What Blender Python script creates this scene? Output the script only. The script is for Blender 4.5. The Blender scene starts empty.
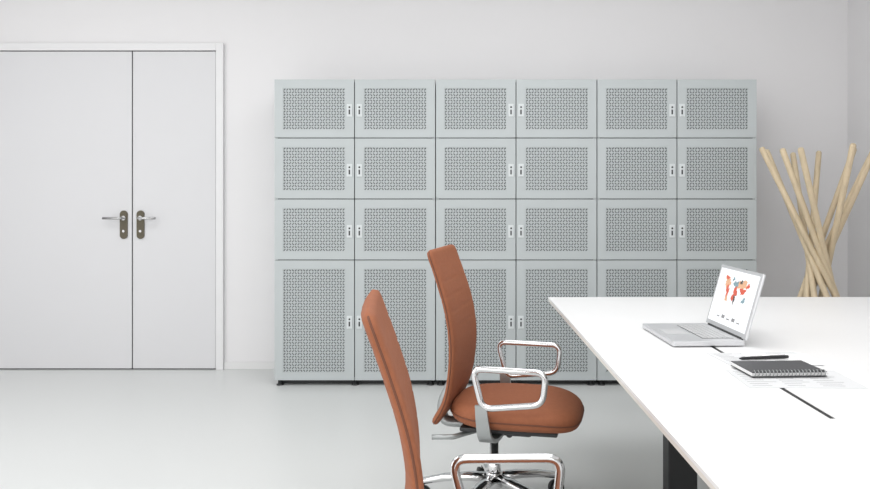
import bpy, bmesh, math, random
from mathutils import Vector, Matrix
random.seed(4)
sc=bpy.context.scene
sc.view_settings.view_transform='Standard'
COL=sc.collection

# ---------------------------------------------------------------- materials
def srgb(c):
    return tuple(((v/255)/12.92 if v/255<=0.04045 else ((v/255+0.055)/1.055)**2.4) for v in c)
def mat(name,rgb,rough=0.5,metal=0.0,noise=0.0,nscale=8,bump=0.0,bscale=200,spec=0.5,coat=0.0,wood=False):
    m=bpy.data.materials.new(name); m.use_nodes=True
    nt=m.node_tree; b=nt.nodes['Principled BSDF']
    c=srgb(rgb)
    b.inputs['Base Color'].default_value=(*c,1)
    b.inputs['Roughness'].default_value=rough
    b.inputs['Metallic'].default_value=metal
    b.inputs['Specular IOR Level'].default_value=spec
    b.inputs['Coat Weight'].default_value=coat
    tc=nt.nodes.new('ShaderNodeTexCoord')
    if noise>0:
        n=nt.nodes.new('ShaderNodeTexNoise'); n.inputs['Scale'].default_value=nscale
        n.inputs['Detail'].default_value=4
        if wood:
            mp=nt.nodes.new('ShaderNodeMapping'); mp.inputs['Scale'].default_value=(12,12,1)
            nt.links.new(tc.outputs['Object'],mp.inputs[0]); nt.links.new(mp.outputs[0],n.inputs['Vector'])
        else:
            nt.links.new(tc.outputs['Object'],n.inputs['Vector'])
        r=nt.nodes.new('ShaderNodeValToRGB')
        r.color_ramp.elements[0].position=0.3; r.color_ramp.elements[1].position=0.7
        r.color_ramp.elements[0].color=(*[v*(1-noise) for v in c],1)
        r.color_ramp.elements[1].color=(*[min(1,v*(1+noise)) for v in c],1)
        nt.links.new(n.outputs['Fac'],r.inputs[0]); nt.links.new(r.outputs[0],b.inputs['Base Color'])
    if bump>0:
        n2=nt.nodes.new('ShaderNodeTexNoise'); n2.inputs['Scale'].default_value=bscale
        nt.links.new(tc.outputs['Object'],n2.inputs['Vector'])
        bp=nt.nodes.new('ShaderNodeBump'); bp.inputs['Strength'].default_value=bump
        bp.inputs['Distance'].default_value=0.001
        nt.links.new(n2.outputs['Fac'],bp.inputs['Height']); nt.links.new(bp.outputs[0],b.inputs['Normal'])
    return m
M_wall=mat('wall_paint',(227,226,227),0.9,noise=0.003,nscale=1.0,spec=0.2)
M_ceil=mat('ceiling_paint',(235,235,235),0.9)
M_floor=mat('floor_resin',(210,212,211),0.30,noise=0.004,nscale=1.2,spec=0.4)
M_door=mat('door_paint',(212,212,214),0.55)
M_frame=mat('door_frame_paint',(224,224,225),0.5)
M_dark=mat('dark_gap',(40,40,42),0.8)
M_base=mat('baseboard_paint',(222,222,222),0.5)
M_brz=mat('bronze_plate',(92,86,72),0.45,0.5)
M_steel=mat('satin_steel',(190,190,190),0.25,1.0)
M_lock=mat('locker_powdercoat',(181,187,188),0.42,noise=0.005)
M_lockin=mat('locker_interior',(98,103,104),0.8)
M_plate=mat('lock_plate',(208,213,214),0.45)
M_btn=mat('lock_buttons',(50,52,54),0.5)
M_tab=mat('table_laminate',(238,238,238),0.35,noise=0.002,spec=0.4)
M_tedge=mat('table_edge',(228,225,218),0.5)
M_black=mat('black_leg',(22,23,25),0.5)
M_fab=mat('brown_upholstery',(150,92,64),0.75,noise=0.06,nscale=60,bump=0.4,bscale=350,spec=0.3)
M_seam=mat('brown_piping',(106,62,42),0.7)
M_chrome=mat('polished_aluminium',(222,222,223),0.12,1.0)
M_alu=mat('grey_aluminium',(165,168,168),0.35,0.7)
M_mech=mat('dark_plastic',(48,49,50),0.5)
M_wood=mat('ash_wood',(206,188,158),0.55,noise=0.10,nscale=3,wood=True)
M_lap=mat('laptop_aluminium',(208,209,211),0.35,0.5)
M_key=mat('laptop_keys',(188,189,190),0.5)
M_paper=mat('paper',(246,246,246),0.8)
M_psh=mat('paper_shaded',(216,217,218),0.8)  # greyer paper copy, edge shading put into its colour
M_ink=mat('ink_grey',(140,140,142),0.8)
M_note=mat('notebook_cover',(66,67,70),0.5)
M_pen=mat('pen_black',(25,25,28),0.3)
M_red=mat('map_red',(212,96,74),0.5); M_tan=mat('map_tan',(224,176,140),0.5)
M_teal=mat('map_teal',(130,158,166),0.5); M_mblk=mat('map_black',(60,60,62),0.5)
M_scr=mat('screen',(236,238,240),0.3)
b=M_scr.node_tree.nodes['Principled BSDF']; b.inputs['Emission Color'].default_value=(0.95,0.97,1,1); b.inputs['Emission Strength'].default_value=0.2

# ---------------------------------------------------------------- mesh helpers
def link(ob,parent=None):
    COL.objects.link(ob)
    if parent: ob.parent=parent
    return ob
def mesh_obj(name,verts,faces,material,parent=None,smooth=False):
    me=bpy.data.meshes.new(name); me.from_pydata([tuple(v) for v in verts],[],faces); me.update()
    bm=bmesh.new(); bm.from_mesh(me); bmesh.ops.recalc_face_normals(bm,faces=bm.faces); bm.to_mesh(me); bm.free()
    me.materials.append(material)
    if smooth:
        for p in me.polygons: p.use_smooth=True
    return link(bpy.data.objects.new(name,me),parent)
def box(name,lo,hi,material,parent=None,bevel=0.0,seg=2,rot=None):
    lo=Vector(lo);hi=Vector(hi); c=(lo+hi)/2; s=hi-lo
    bm=bmesh.new(); bmesh.ops.create_cube(bm,size=1)
    for v in bm.verts: v.co=Vector((v.co.x*s.x,v.co.y*s.y,v.co.z*s.z))
    if bevel>0: bmesh.ops.bevel(bm,geom=bm.edges[:],offset=bevel,segments=seg,affect='EDGES',profile=0.5)
    me=bpy.data.meshes.new(name); bm.to_mesh(me); bm.free()
    me.materials.append(material)
    ob=link(bpy.data.objects.new(name,me),parent); ob.location=c
    if rot: ob.rotation_euler=rot
    return ob
def empty(name,loc=(0,0,0),rz=0):
    e=bpy.data.objects.new(name,None); e.empty_display_size=0.1; COL.objects.link(e)
    e.location=loc; e.rotation_euler=(0,0,rz); return e
def sweep(pts,radii,n=12,closed=False,flat=1.0):
    pts=[Vector(p) for p in pts]; N=len(pts)
    if not isinstance(radii,(list,tuple)): radii=[radii]*N
    V=[];F=[]; up=None
    for i,p in enumerate(pts):
        if closed: t=(pts[(i+1)%N]-pts[i-1])
        else: t=(pts[min(i+1,N-1)]-pts[max(i-1,0)])
        t.normalize()
        if up is None:
            a=Vector((0,0,1)) if abs(t.z)<0.9 else Vector((0,1,0))
            up=(a-t*a.dot(t)).normalized()
        else: up=(up-t*up.dot(t)).normalized()
        s=t.cross(up)
        for k in range(n):
            an=2*math.pi*k/n
            V.append(p+radii[i]*(math.cos(an)*up+math.sin(an)*s*flat))
    for i in range(N if closed else N-1):
        j=(i+1)%N
        for k in range(n):
            F.append((i*n+k,i*n+(k+1)%n,j*n+(k+1)%n,j*n+k))
    if not closed:
        F.append(tuple(range(n))); F.append(tuple((N-1)*n+k for k in range(n)))
    return V,F
def tube(name,pts,r,material,parent=None,n=12,closed=False,flat=1.0):
    V,F=sweep(pts,r,n,closed,flat); o=mesh_obj(name,V,F,material,parent,False)
    for p in o.data.polygons: p.use_smooth=len(p.vertices)==4
    return o
def round_loop(corners,r,seg=7,closed=True):
    out=[];N=len(corners); C=[Vector(c) for c in corners]
    for i in range(N):
        if not closed and i in(0,N-1): out.append(C[i]); continue
        p=C[i]; a=(C[i-1]-p); b_=(C[(i+1)%N]-p); ra=min(r,a.length*.45,b_.length*.45)
        A=p+a.normalized()*ra; B=p+b_.normalized()*ra
        for k in range(seg+1):
            t=k/seg; out.append((1-t)**2*A+2*t*(1-t)*p+t*t*B)
    return out
def sgnpow(v,e): return math.copysign(abs(v)**e,v)

# ---------------------------------------------------------------- room
YB=5.65; XR=2.78; XL=-4.4; YF=-3.0; CH=3.1
box('floor',(XL-.2,YF-.2,-.1),(XR+.2,YB+.2,0),M_floor)
box('ceiling',(XL-.2,YF-.2,CH),(XR+.2,YB+.2,CH+.1),M_ceil)
box('wall_back',(XL-.2,YB,0),(XR+.2,YB+.2,CH),M_wall)
box('wall_right',(XR,YF,0),(XR+.2,YB,CH),M_wall)
def wall_with_opening(name,fixed,axis,a0,a1,o0,o1,z0,z1):
    w=empty(name)
    def B(n,p0,p1,q0,q1):
        if p1-p0<1e-4 or q1-q0<1e-4: return
        if axis=='y': box(n,(fixed-.2,p0,q0),(fixed,p1,q1),M_wall,w)
        else: box(n,(p0,fixed-.2,q0),(p1,fixed,q1),M_wall,w)
    B('wall_below',a0,a1,0,z0); B('wall_above',a0,a1,z1,CH); B('wall_side_a',a0,o0,z0,z1); B('wall_side_b',o1,a1,z0,z1)
wall_with_opening('wall_left',XL,'y',YF,YB,-2.2,3.6,.3,2.8)
wall_with_opening('wall_front',YF,'x',XL,XR,-3.8,2.2,.3,2.8)
def window(name,axis,fixed,a0,a1,z0,z1,n):
    w=empty(name); t=.03
    def B(nm,p0,p1,q0,q1):
        if axis=='y': box(nm,(fixed-.12,p0,q0),(fixed-.06,p1,q1),M_frame,w)
        else: box(nm,(p0,fixed-.12,q0),(p1,fixed-.06,q1),M_frame,w)
    B('rail_bottom',a0,a1,z0,z0+2*t);B('rail_top',a0,a1,z1-2*t,z1)
    for i in range(n+1):
        x=a0+t+(a1-a0-2*t)*i/n; B('mullion_%d'%i,x-t,x+t,z0+2*t,z1-2*t)
window('added_window_1','y',XL,-2.2,3.6,.3,2.8,4)  # unseen window, added so light enters from the left
window('added_window_2','x',YF,-3.8,2.2,.3,2.8,4)  # unseen window, added behind the camera to admit light
box('baseboard_back',(-1.622,YB-.012,0),(XR,YB,.052),M_base,bevel=.002)
box('baseboard_right',(XR-.012,YF,0),(XR,YB-.012,.052),M_base,bevel=.002)

# doors
fx0=-3.45;fx1=-1.622;ft=.052;fh=2.297
df=empty('door_frame')
box('frame_right',(fx1-ft,YB-.03,0),(fx1,YB,fh),M_frame,df,.003)
box('frame_left',(fx0,YB-.03,0),(fx0+ft,YB,fh),M_frame,df,.003)
box('frame_top',(fx0+ft,YB-.03,fh-ft),(fx1-ft,YB,fh),M_frame,df,.003)
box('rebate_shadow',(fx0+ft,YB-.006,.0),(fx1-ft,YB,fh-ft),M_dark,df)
def door(name,x0,x1,hx,sgn):
    d=empty(name)
    box('leaf',(x0,YB-.020,.008),(x1,YB-.006,fh-ft-.006),M_door,d,.002)
    zc=1.02; hw=.027; hh=.1; yf=YB-.020
    out=[]
    for k in range(32):
        a=2*math.pi*k/32; out.append((hx+hw*math.cos(a), zc+(hh-hw)*(1 if math.sin(a)>=0 else -1)+hw*math.sin(a)))
    V=[(x,yf,z) for x,z in out]+[(x,yf-.009,z) for x,z in out]
    F=[tuple(range(32)),tuple(range(32,64))]+[(k,(k+1)%32,32+(k+1)%32,32+k) for k in range(32)]
    mesh_obj('escutcheon',V,F,M_brz,d)
    zl=zc+.047
    tube('lever',round_loop([(hx,yf-.008,zl),(hx,yf-.06,zl),(hx+sgn*.125,yf-.06,zl)],.02,closed=False),.009,M_steel,d)
    tube('lever_rose',[(hx,yf-.008,zl),(hx,yf-.016,zl)],.016,M_steel,d,20)
    tube('key_cylinder',[(hx,yf-.008,zc-.045),(hx,yf-.014,zc-.045)],.009,M_steel,d,16)
door('door_1',fx0+ft+.004,-2.268,-2.322,-1)
door('door_2',-2.260,fx1-ft-.004,-2.204,1)

# ---------------------------------------------------------------- lockers
S=155.2; YL=5.155
xs=[(v-454)/S for v in (274,354.5,435.5,516,597,677,757)]
zs=[1.978,1.598,1.205,.812,.034]
def locker_unit(c0):
    x0=xs[c0];x2=xs[c0+2]
    U=empty('locker_cabinet',(0,0,0))
    yb=YB-.02; yf=YL+.02; g=.003; t=.018
    x0+=g;x2-=g; xm=xs[c0+1]
    box('top',(x0,yf,zs[0]-t),(x2,yb,zs[0]),M_lock,U)
    box('bottom',(x0,yf,zs[4]),(x2,yb,zs[4]+t),M_lock,U)
    box('side_left',(x0,yf,zs[4]+t),(x0+t,yb,zs[0]-t),M_lock,U)
    box('side_right',(x2-t,yf,zs[4]+t),(x2,yb,zs[0]-t),M_lock,U)
    box('divider',(xm-t/2,yf,zs[4]+t),(xm+t/2,yb,zs[0]-t),M_lockin,U)
    box('back_panel',(x0+t,yb-t,zs[4]+t),(x2-t,yb,zs[0]-t),M_lockin,U)
    for r in (1,2,3):
        box('shelf_%d'%r,(x0+t,yf,zs[r]-t/2),(x2-t,yb-t,zs[r]+t/2),M_lockin,U)
    for i,(fx,fy) in enumerate([(x0+.03,yf+.012),(x2-.03,yf+.012),(x0+.03,yb-.05),(x2-.03,yb-.05),(xm,yf+.012)]):
        tube('foot_%d'%i,[(fx,fy,0),(fx,fy,.006),(fx,fy,.007),(fx,fy,zs[4])],[.024,.024,.014,.014],M_mech,U,16)
    box('underside_shade',(x0+.015,yf+.045,.002),(x2-.015,yb-.09,zs[4]),M_mech,U)  # dark box standing in for the shadow beneath the lockers
    for c in (0,1):
        a=(x0 if c==0 else xm+.003); bb=(xm-.003 if c==0 else x2)
        for r in range(4):
            z1=zs[r]-.003; z0=zs[r+1]+.003
            V=[];F=[]
            def vv(x,y,z): V.append((x,y,z)); return len(V)-1
            if c==0: pl=xs[c0]+.058; pr=xs[c0+1]-.062
            else: pl=xs[c0+1]+.062; pr=xs[c0+2]-.058
            pb=z0+.052; pt=z1-.056; yF=YL; yr=YL+.003
            o=[vv(a,yF,z0),vv(bb,yF,z0),vv(bb,yF,z1),vv(a,yF,z1)]
            q=[vv(a,yf-.001,z0),vv(bb,yf-.001,z0),vv(bb,yf-.001,z1),vv(a,yf-.001,z1)]
            i_=[vv(pl,yF,pb),vv(pr,yF,pb),vv(pr,yF,pt),vv(pl,yF,pt)]
            j_=[vv(pl,yr,pb),vv(pr,yr,pb),vv(pr,yr,pt),vv(pl,yr,pt)]
            for k in range(4):
                m=(k+1)%4
                F.append((o[k],o[m],i_[m],i_[k])); F.append((o[k],q[k],q[m],o[m])); F.append((i_[k],i_[m],j_[m],j_[k]))
            nx=22; ny=max(4,round((pt-pb)/((pr-pl)/nx)))
            dx=(pr-pl)/nx; dz=(pt-pb)/ny
            base=len(V)
            for jy in range(ny+1):
                for ix in range(nx+1): V.append((pl+ix*dx,yr,pb+jy*dz))
            hl=.0074;hw=.0033; s2=.70710678
            for jy in range(ny):
                for ix in range(nx):
                    BL=base+jy*(nx+1)+ix;BR=BL+1;TL=BL+nx+1;TR=TL+1
                    cx=pl+(ix+.5)*dx; cz=pb+(jy+.5)*dz
                    d=1 if (ix//2+jy)%2==0 else -1
                    def H(al,ac):
                        return vv(cx+(al*s2+ac*s2)*d, yr, cz+al*s2-ac*s2)
                    A=H(-hl,hw);B_=H(hl,hw);C=H(hl,-hw);D=H(-hl,-hw)
                    if d==1:
                        F+= [(BL,BR,TR,B_,A),(TR,TL,BL,D,C),(TR,C,B_),(BL,A,D)]
                    else:
                        F+= [(BR,BL,TL,B_,A),(TL,TR,BR,D,C),(TL,C,B_),(BR,A,D)]
            mesh_obj('door_%d_%d'%(c,r),V,F,M_lock,U)
            box('hole_shade_panel_%d_%d'%(c,r),(a+.02,yf+.012,z0+.01),(bb-.02,yf+.016,z1-.01),M_lockin,U)  # dark sheet behind the holes, interior shade put into its colour
            zc=(z0+z1)/2-.012; hx=(xm-.032 if c==0 else xm+.032)
            box('lock_plate_%d_%d'%(c,r),(hx-.018,YL-.006,zc-.042),(hx+.018,YL,zc+.042),M_plate,U,.003)
            box('lock_slot',(hx-.005,YL-.008,zc-.026),(hx+.004,YL-.0058,zc+.004),M_btn,U)
            tube('keyhole',[(hx,YL-.0058,zc+.020),(hx,YL-.009,zc+.020)],.0060,M_btn,U,14)
for c0 in (0,2,4): locker_unit(c0)

# ---------------------------------------------------------------- stick coat stand
st=empty('coat_stand',(2.235,4.9,0))
tops=[18,56,85,125,164,196,218,268,310,345]
for i,a in enumerate(tops):
    a=math.radians(a); d=Vector((math.cos(a),math.sin(a),0)); p=Vector((-math.sin(a),math.cos(a),0))
    sl=.45+.015*math.sin(i*2.1); zt=1.515+.012*math.cos(i*1.7); r=.0178
    P=p*(.055)+Vector((0,0,.80))
    bot=P-d*sl*.79-Vector((0,0,.785)); top=P+d*sl*(zt-.8)+Vector((0,0,zt-.8))
    L=[bot+(top-bot)*t for t in (0,.004,.5,.994,1)]
    tube('stick_%d'%(i+1),L,[r*.7,r,r*1.05,r,r*.7],M_wood,st,14)
# ---------------------------------------------------------------- table
TX0=.457;TX1=2.42;TY0=.85;TY1=3.885;TZ=.74
T=empty('conference_table')
sx0=.846;sx1=.860;sy0=1.80;sy1=2.66
def slab(name,z0,z1,m,ins=0):
    X=[TX0+ins,sx0,sx1,TX1-ins];Y=[TY0+ins,sy0,sy1,TY1-ins]
    V=[];F=[];idx={}
    for k,z in enumerate((z0,z1)):
        for j in range(4):
            for i in range(4): idx[i,j,k]=len(V); V.append((X[i],Y[j],z))
    for k in (0,1):
        for j in range(3):
            for i in range(3):
                if i==1 and j==1: continue
                F.append((idx[i,j,k],idx[i+1,j,k],idx[i+1,j+1,k],idx[i,j+1,k]))
    def side(a,b_): F.append((idx[(*a,0)],idx[(*b_,0)],idx[(*b_,1)],idx[(*a,1)]))
    for i in range(3): side((i,0),(i+1,0)); side((i,3),(i+1,3)); side((0,i),(0,i+1)); side((3,i),(3,i+1))
    side((1,1),(2,1));side((1,2),(2,2));side((1,1),(1,2));side((2,1),(2,2))
    return mesh_obj(name,V,F,m,T)
slab('top_surface',TZ-.008,TZ,M_tab)
slab('top_core',TZ-.020,TZ-.008,M_tedge,.001)
box('slot_shade_fill',(sx0+.0005,sy0+.0005,TZ-.022),(sx1-.0005,sy1-.0005,TZ-.0015),M_black,T)  # black filler added so the slot reads as shaded inside
box('cable_tray',(sx0-.05,sy0-.02,TZ-.09),(sx1+.05,sy1+.02,TZ-.0225),M_black,T)  # tray coloured black in place of shade within the slot
for i,(lx,ly) in enumerate([(.775,2.93),(.775,1.5),(1.98,2.93),(1.98,1.5)]):
    box('leg_%d'%(i+1),(lx,ly-.04,0),(lx+.105,ly+.04,TZ-.0205),M_black,T,.003)
box('crossbeam_a',(.9,2.905,TZ-.08),(1.98,2.955,TZ-.0225),M_black,T)
box('crossbeam_b',(.9,1.475,TZ-.08),(1.98,1.525,TZ-.0225),M_black,T)

# ---------------------------------------------------------------- laptop
Lp=empty('laptop',(.950,2.815,TZ),math.radians(2.5))
w=.365;dp=.240
for i,(fx,fy) in enumerate([(-.22,-.16),(-.22,.16),(-.03,-.16),(-.03,.16)]):
    box('foot_%d'%i,(fx-.006,fy-.006,0),(fx+.006,fy+.006,.003),M_mech,Lp)
box('base',(-dp,-w/2,.003),(0,w/2,.020),M_lap,Lp,.004,3)
box('keyboard_well',(-.125,-.135,.0201),(-.02,.135,.0206),M_mech,Lp)
for r in range(6):
    for k in range(14):
        if r==0 and 4<=k<=8:
            if k!=4: continue
            box('space_bar',(-.123,-.053,.0206),(-.108,.038,.0222),M_key,Lp); continue
        y=-.133+k*.0191; x=-.123+r*.0172
        box('key',(x,y,.0206),(x+.0148,y+.0168,.0222),M_key,Lp)
box('trackpad',(-.22,-.05,.0200),(-.14,.04,.0206),M_key,Lp,.0002,1)
lid=empty('lid',(0,0,.022)); lid.parent=Lp
lid.rotation_euler=(0,math.radians(16),0)
box('lid_shell',(0,-w/2,0),(.009,w/2,.226),M_lap,lid,.003,3)
box('bezel',(-.0008,-w/2+.006,.010),(.0005,w/2-.006,.222),M_lap,lid)
box('display',(-.0016,-w/2+.016,.018),(-.0007,w/2-.016,.215),M_scr,lid)
tube('hinge',[(0.002,-.15,-.002),(0.002,.15,-.002)],.006,M_mech,lid)
def blob(cy,cz,ry,rz,m,k):
    n=30;V=[];rr=random.Random(k); ph=[rr.uniform(0,6.28) for _ in range(4)]
    ry*=.95; rz*=.9
    for i in range(n):
        a=2*math.pi*i/n; f=1+.25*math.sin(2*a+ph[0])+.22*math.sin(3*a+ph[1])+.16*math.sin(5*a+ph[2])+.13*math.sin(8*a+ph[3])
        V.append((-.0022-.00005*(k%7),cy+ry*f*math.cos(a),cz+rz*f*math.sin(a)))
    mesh_obj('map_patch_%d'%k,V,[tuple(range(n))],m,lid)
B=[(.075,.170,.03,.018,M_tan),(.085,.185,.015,.008,M_red),(.06,.135,.013,.026,M_red),(.055,.11,.008,.014,M_tan),
   (.0,.168,.018,.016,M_teal),(-.005,.135,.020,.024,M_red),(-.012,.115,.008,.014,M_mblk),(-.05,.170,.034,.022,M_tan),
   (-.065,.150,.020,.014,M_red),(-.04,.180,.010,.008,M_mblk),(-.09,.12,.014,.010,M_teal),(-.1,.172,.012,.010,M_red),(.03,.185,.008,.008,M_teal)]
for k,q in enumerate(B): blob(*q,k)
for k in range(5): box('screen_text_%d'%k,(-.0022,-.11+k*.045,.04),(-.0016,-.085+k*.045,.044+.008*(k%2)),M_ink,lid)

# ---------------------------------------------------------------- papers, notebook, pen
def sheet(name,cx,cy,wx,wy,z,rz,m=None,t=.0012,lines=True):
    P=empty(name,(cx,cy,z),math.radians(rz))
    box('page',(-wx/2,-wy/2,0),(wx/2,wy/2,t),m or M_paper,P)
    if lines:
        for k in range(9):
            yy=-wy/2+.02+k*(wy-.04)/8
            for c in range(3):
                x0=-wx/2+.015+c*(wx-.03)/3
                box('text_line',(x0,yy,t),(x0+(wx-.05)/3*random.uniform(.5,.95),yy+.0025,t+.0002),M_ink,P)
    return P
sheet('paper_sheet',.925,2.180,.305,.205,TZ+.0002,-2,M_psh,.0015)
sheet('paper_sheet',.945,2.440,.280,.190,TZ+.0002,4,M_psh,.0015)
sheet('paper_sheet',.995,2.43,.20,.15,TZ+.0022,-5,M_paper,.0015)
nb=empty('spiral_notebook',(.915,2.262,TZ+.0042),math.radians(3))
box('cover_back',(-.105,-.074,0),(.105,.074,.0018),M_note,nb)
box('pages',(-.103,-.068,.0018),(.103,.072,.0115),M_paper,nb)
box('cover_front',(-.105,-.074,.0115),(.105,.074,.0135),M_note,nb,.0006,1)
for k in range(20):
    x=-.098+k*.0103
    pts=[(x,-.070+.0082*math.cos(a),.0098+.0082*math.sin(a)) for a in [2*math.pi*j/12 for j in range(12)]]
    tube('ring',pts,.0013,M_alu,nb,6,True)
pn=empty('pen',(.935,2.415,TZ+.0102),math.radians(10))
tube('barrel',[(-.08,0,0),(-.070,0,0),(.065,0,0),(.08,0,0)],[.0016,.0050,.0055,.0048],M_pen,pn,12)
box('clip',(.02,-.001,.005),(.07,.001,.0067),M_steel,pn)

# ---------------------------------------------------------------- office chair
def catmull(P,n):
    out=[]
    P=[Vector(p) for p in P]; Q=[2*P[0]-P[1]]+P+[2*P[-1]-P[-2]]
    m=len(P)-1
    for i in range(n+1):
        u=i/n*m; k=min(int(u),m-1); t=u-k; a,b_,c,d=Q[k:k+4]
        out.append(.5*((2*b_)+(c-a)*t+(2*a-5*b_+4*c-d)*t*t+(3*b_-a-3*c+d)*t**3))
    return out
def chair(loc,yaw,base_rot):
    E=empty('office_chair',loc,math.radians(yaw))
    V=[];F=[];nu=56;nv=20
    for j in range(nv+1):
        ph=-math.pi/2+math.pi*j/nv
        for i in range(nu):
            th=2*math.pi*i/nu
            cx=sgnpow(math.cos(ph),.45)
            x=.252*cx*sgnpow(math.cos(th),.55); y=.245*cx*sgnpow(math.sin(th),.55)
            z=.047*sgnpow(math.sin(ph),.75)
            if z>0: z+=.006*(1-(x/.25)**2)
            z-=.018*max(0,(x-.08)/.17)**2
            z+=.010*max(0,(-x-.1)/.15)**2
            if x<0: y*=1-.10*(x/.25)**2
            V.append((x+.096,y,z+.400))
    for j in range(nv):
        for i in range(nu):
            F.append((j*nu+i,j*nu+(i+1)%nu,(j+1)*nu+(i+1)%nu,(j+1)*nu+i))
    o=mesh_obj('seat',V,F,M_fab,E,True)
    bm=bmesh.new();bm.from_mesh(o.data);bmesh.ops.remove_doubles(bm,verts=bm.verts,dist=.0002);bm.to_mesh(o.data);bm.free()
    seam=[]
    for i in range(nu):
        th=2*math.pi*i/nu; x=.2535*sgnpow(math.cos(th),.55); y=.2465*sgnpow(math.sin(th),.55)
        z=-.018*max(0,(x-.08)/.17)**2+.010*max(0,(-x-.1)/.15)**2
        if x<0:y*=1-.10*(x/.25)**2
        seam.append((x+.096,y,z+.400))
    tube('seat_piping',seam,.0028,M_seam,E,6,True)
    prof=catmull([(-.208,0,.362),(-.160,0,.45),(-.138,0,.55),(-.132,0,.67),(-.148,0,.79),(-.182,0,.905),(-.225,0,1.025)],110)
    n=44;V=[];F=[];L=.70;N=len(prof); edge_l=[];edge_r=[]
    for i,p in enumerate(prof):
        v=i/(N-1); t=(prof[min(i+1,N-1)]-prof[max(i-1,0)]).normalized(); nr=Vector((t.z,0,-t.x))
        W=.198+.020*math.sin(math.pi*min(1,v/.9))+.014*v
        d=min(v,1-v)*L; r=.036
        if d<r: W=W-r+math.sqrt(max(0,r*r-(r-d)**2))
        th=.016; re=.012
        if d<re: th=.004+(th-.004)*math.sqrt(max(0,1-(1-d/re)**2))
        rib=(v*L/.058)%1; rib=min(rib,1-rib)
        dip=.0014*math.exp(-(rib/.05)**2) if d>.04 else 0
        for k in range(n):
            a=2*math.pi*k/n
            y=W*sgnpow(math.cos(a),.35); s=th*sgnpow(math.sin(a),.6)
            s-= math.copysign(dip,s) if abs(s)>th*.5 else 0
            V.append(p+nr*(s+.15*y*y)+Vector((0,y,0)))
        edge_l.append(p+nr*(.15*W*W)+Vector((0,W+.001,0))); edge_r.append(p+nr*(.15*W*W)-Vector((0,W+.001,0)))
    for i in range(N-1):
        for k in range(n): F.append((i*n+k,i*n+(k+1)%n,(i+1)*n+(k+1)%n,(i+1)*n+k))
    F.append(tuple(range(n)));F.append(tuple((N-1)*n+k for k in range(n)))
    mesh_obj('backrest',V,F,M_fab,E,True)
    tube('backrest_piping',edge_l[1:-1:2]+edge_r[1:-1:2][::-1],.0026,M_seam,E,6,True)
    tube('back_carrier',round_loop([(.02,0,.325),(-.21,0,.325),(-.215,0,.40),(-.165,0,.50)],.04,closed=False),.020,M_alu,E,14,flat=1.6)
    box('mechanism_housing',(-.06,-.07,.30),(.16,.07,.358),M_mech,E,.012,3)
    box('seat_pan',(-.10,-.19,.343),(.27,.19,.360),M_mech,E,.006,2)
    tube('tension_knob',[(.08,-.07,.325),(.08,-.12,.325)],.014,M_mech,E,14)
    tube('lever',[(-.02,-.07,.33),(-.12,-.20,.325),(-.2,-.22,.325)],.010,M_alu,E,10)
    for s,nm in ((-1,'right'),(1,'left')):
        y=s*.268
        lp=round_loop([(-.033,y,.602),(.237,y,.598),(.224,y,.482),(.004,y,.455)],.038)
        tube('arm_ring_'+nm,lp,.0088,M_chrome,E,14,True,flat=1.35)
        prof2=catmull([(.03,s*.08,.325),(.02,s*.20,.322),(.012,s*.258,.35),(.004,s*.268,.41),(-.002,s*.268,.468)],24)
        VV=[];FF=[]
        for i,p in enumerate(prof2):
            t=(prof2[min(i+1,24)]-prof2[max(i-1,0)]); t.x=0; t.normalize(); nn=Vector((0,-t.z,t.y)); h=.031-.010*i/24
            for (ax,an) in ((-h,-.007),(h,-.007),(h,.007),(-h,.007)): VV.append(p+Vector((ax,0,0))+nn*an)
        for i in range(24):
            for k in range(4): FF.append((i*4+k,i*4+(k+1)%4,i*4+4+(k+1)%4,i*4+4+k))
        FF+= [(0,1,2,3),(96,97,98,99)]
        mesh_obj('arm_bracket_'+nm,VV,FF,M_alu,E)
    tube('gas_column',[(0,0,.10),(0,0,.2),(0,0,.201),(0,0,.305)],[.026,.026,.018,.018],M_chrome,E,24)
    tube('base_hub',[(0,0,.075),(0,0,.08),(0,0,.135),(0,0,.14)],[.03,.036,.034,.028],M_chrome,E,28)
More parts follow.
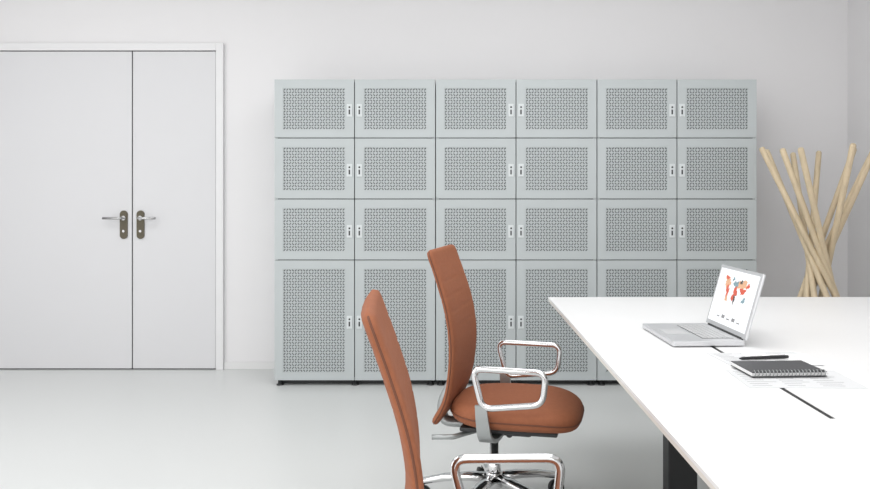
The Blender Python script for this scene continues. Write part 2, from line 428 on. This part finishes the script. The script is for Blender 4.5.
    for k in range(5):
        a=math.radians(base_rot+72*k); d=Vector((math.cos(a),math.sin(a),0)); sd=Vector((-d.y,d.x,0))
        pts=[d*r+Vector((0,0,z)) for r,z in ((.02,.112),(.10,.112),(.20,.100),(.295,.078),(.305,.076))]
        tube('base_leg_%d'%(k+1),pts,[.020,.018,.0155,.013,.008],M_chrome,E,14,flat=1.35)
        c=d*.29
        tube('caster_stem_%d'%(k+1),[c+Vector((0,0,.03)),c+Vector((0,0,.075))],.006,M_mech,E,10)
        for q in (-1,1):
            a0=c+sd*q*.007+Vector((0,0,.0275)); b0=c+sd*q*.024+Vector((0,0,.0275))
            tube('caster_wheel_%d'%(k+1),[a0,a0+(b0-a0)*.15,a0+(b0-a0)*.8,b0],[.025,.0275,.0275,.022],M_mech,E,22)
    return E
chair((.160,3.19,0),-13,38)
chair((.046,1.675,0),4.0,5)

# ---------------------------------------------------------------- lights
def area(name,loc,rot,sx,sy,power,color=(1,1,1)):
    l=bpy.data.lights.new(name,'AREA'); l.shape='RECTANGLE'; l.size=sx;l.size_y=sy;l.energy=power;l.color=color
    o=bpy.data.objects.new(name,l); COL.objects.link(o); o.location=loc;o.rotation_euler=rot; return o
for i,(x,y) in enumerate([(-2.4,.5),(.6,.5),(-2.4,3.3),(.6,3.3)]):  # unseen ceiling panels and lamps, added to brighten the room
    f=empty('added_ceiling_panel',(x,y,CH))
    box('housing',(-.95,-.75,-.04),(.95,.75,0),M_frame,f,.004)
    area('added_fill_lamp_%d'%i,(x,y,CH-.045),(0,0,0),1.8,1.4,31)
area('added_window_fill_1',(XL-.05,.7,1.55),(0,math.radians(-90),0),2.4,5.6,50,(1,.99,.98))  # area light added in the left opening as soft fill
area('added_window_fill_2',(-.8,YF-.05,1.55),(math.radians(90),0,0),5.8,2.4,90,(1,.99,.98))  # area light added behind the camera as soft fill
wd=bpy.data.worlds.new('world'); sc.world=wd; wd.use_nodes=True
wd.node_tree.nodes['Background'].inputs[0].default_value=(1,1,1,1)
wd.node_tree.nodes['Background'].inputs[1].default_value=.72

# ---------------------------------------------------------------- camera
cd=bpy.data.cameras.new('camera'); cam=bpy.data.objects.new('camera',cd); COL.objects.link(cam)
cam.location=(0,0,1.25); cam.rotation_euler=(math.radians(90),0,0)
cd.sensor_width=36; cd.lens=800*36/870; cd.shift_x=-19/870; cd.shift_y=-52.5/870
cd.clip_start=.05
sc.camera=cam
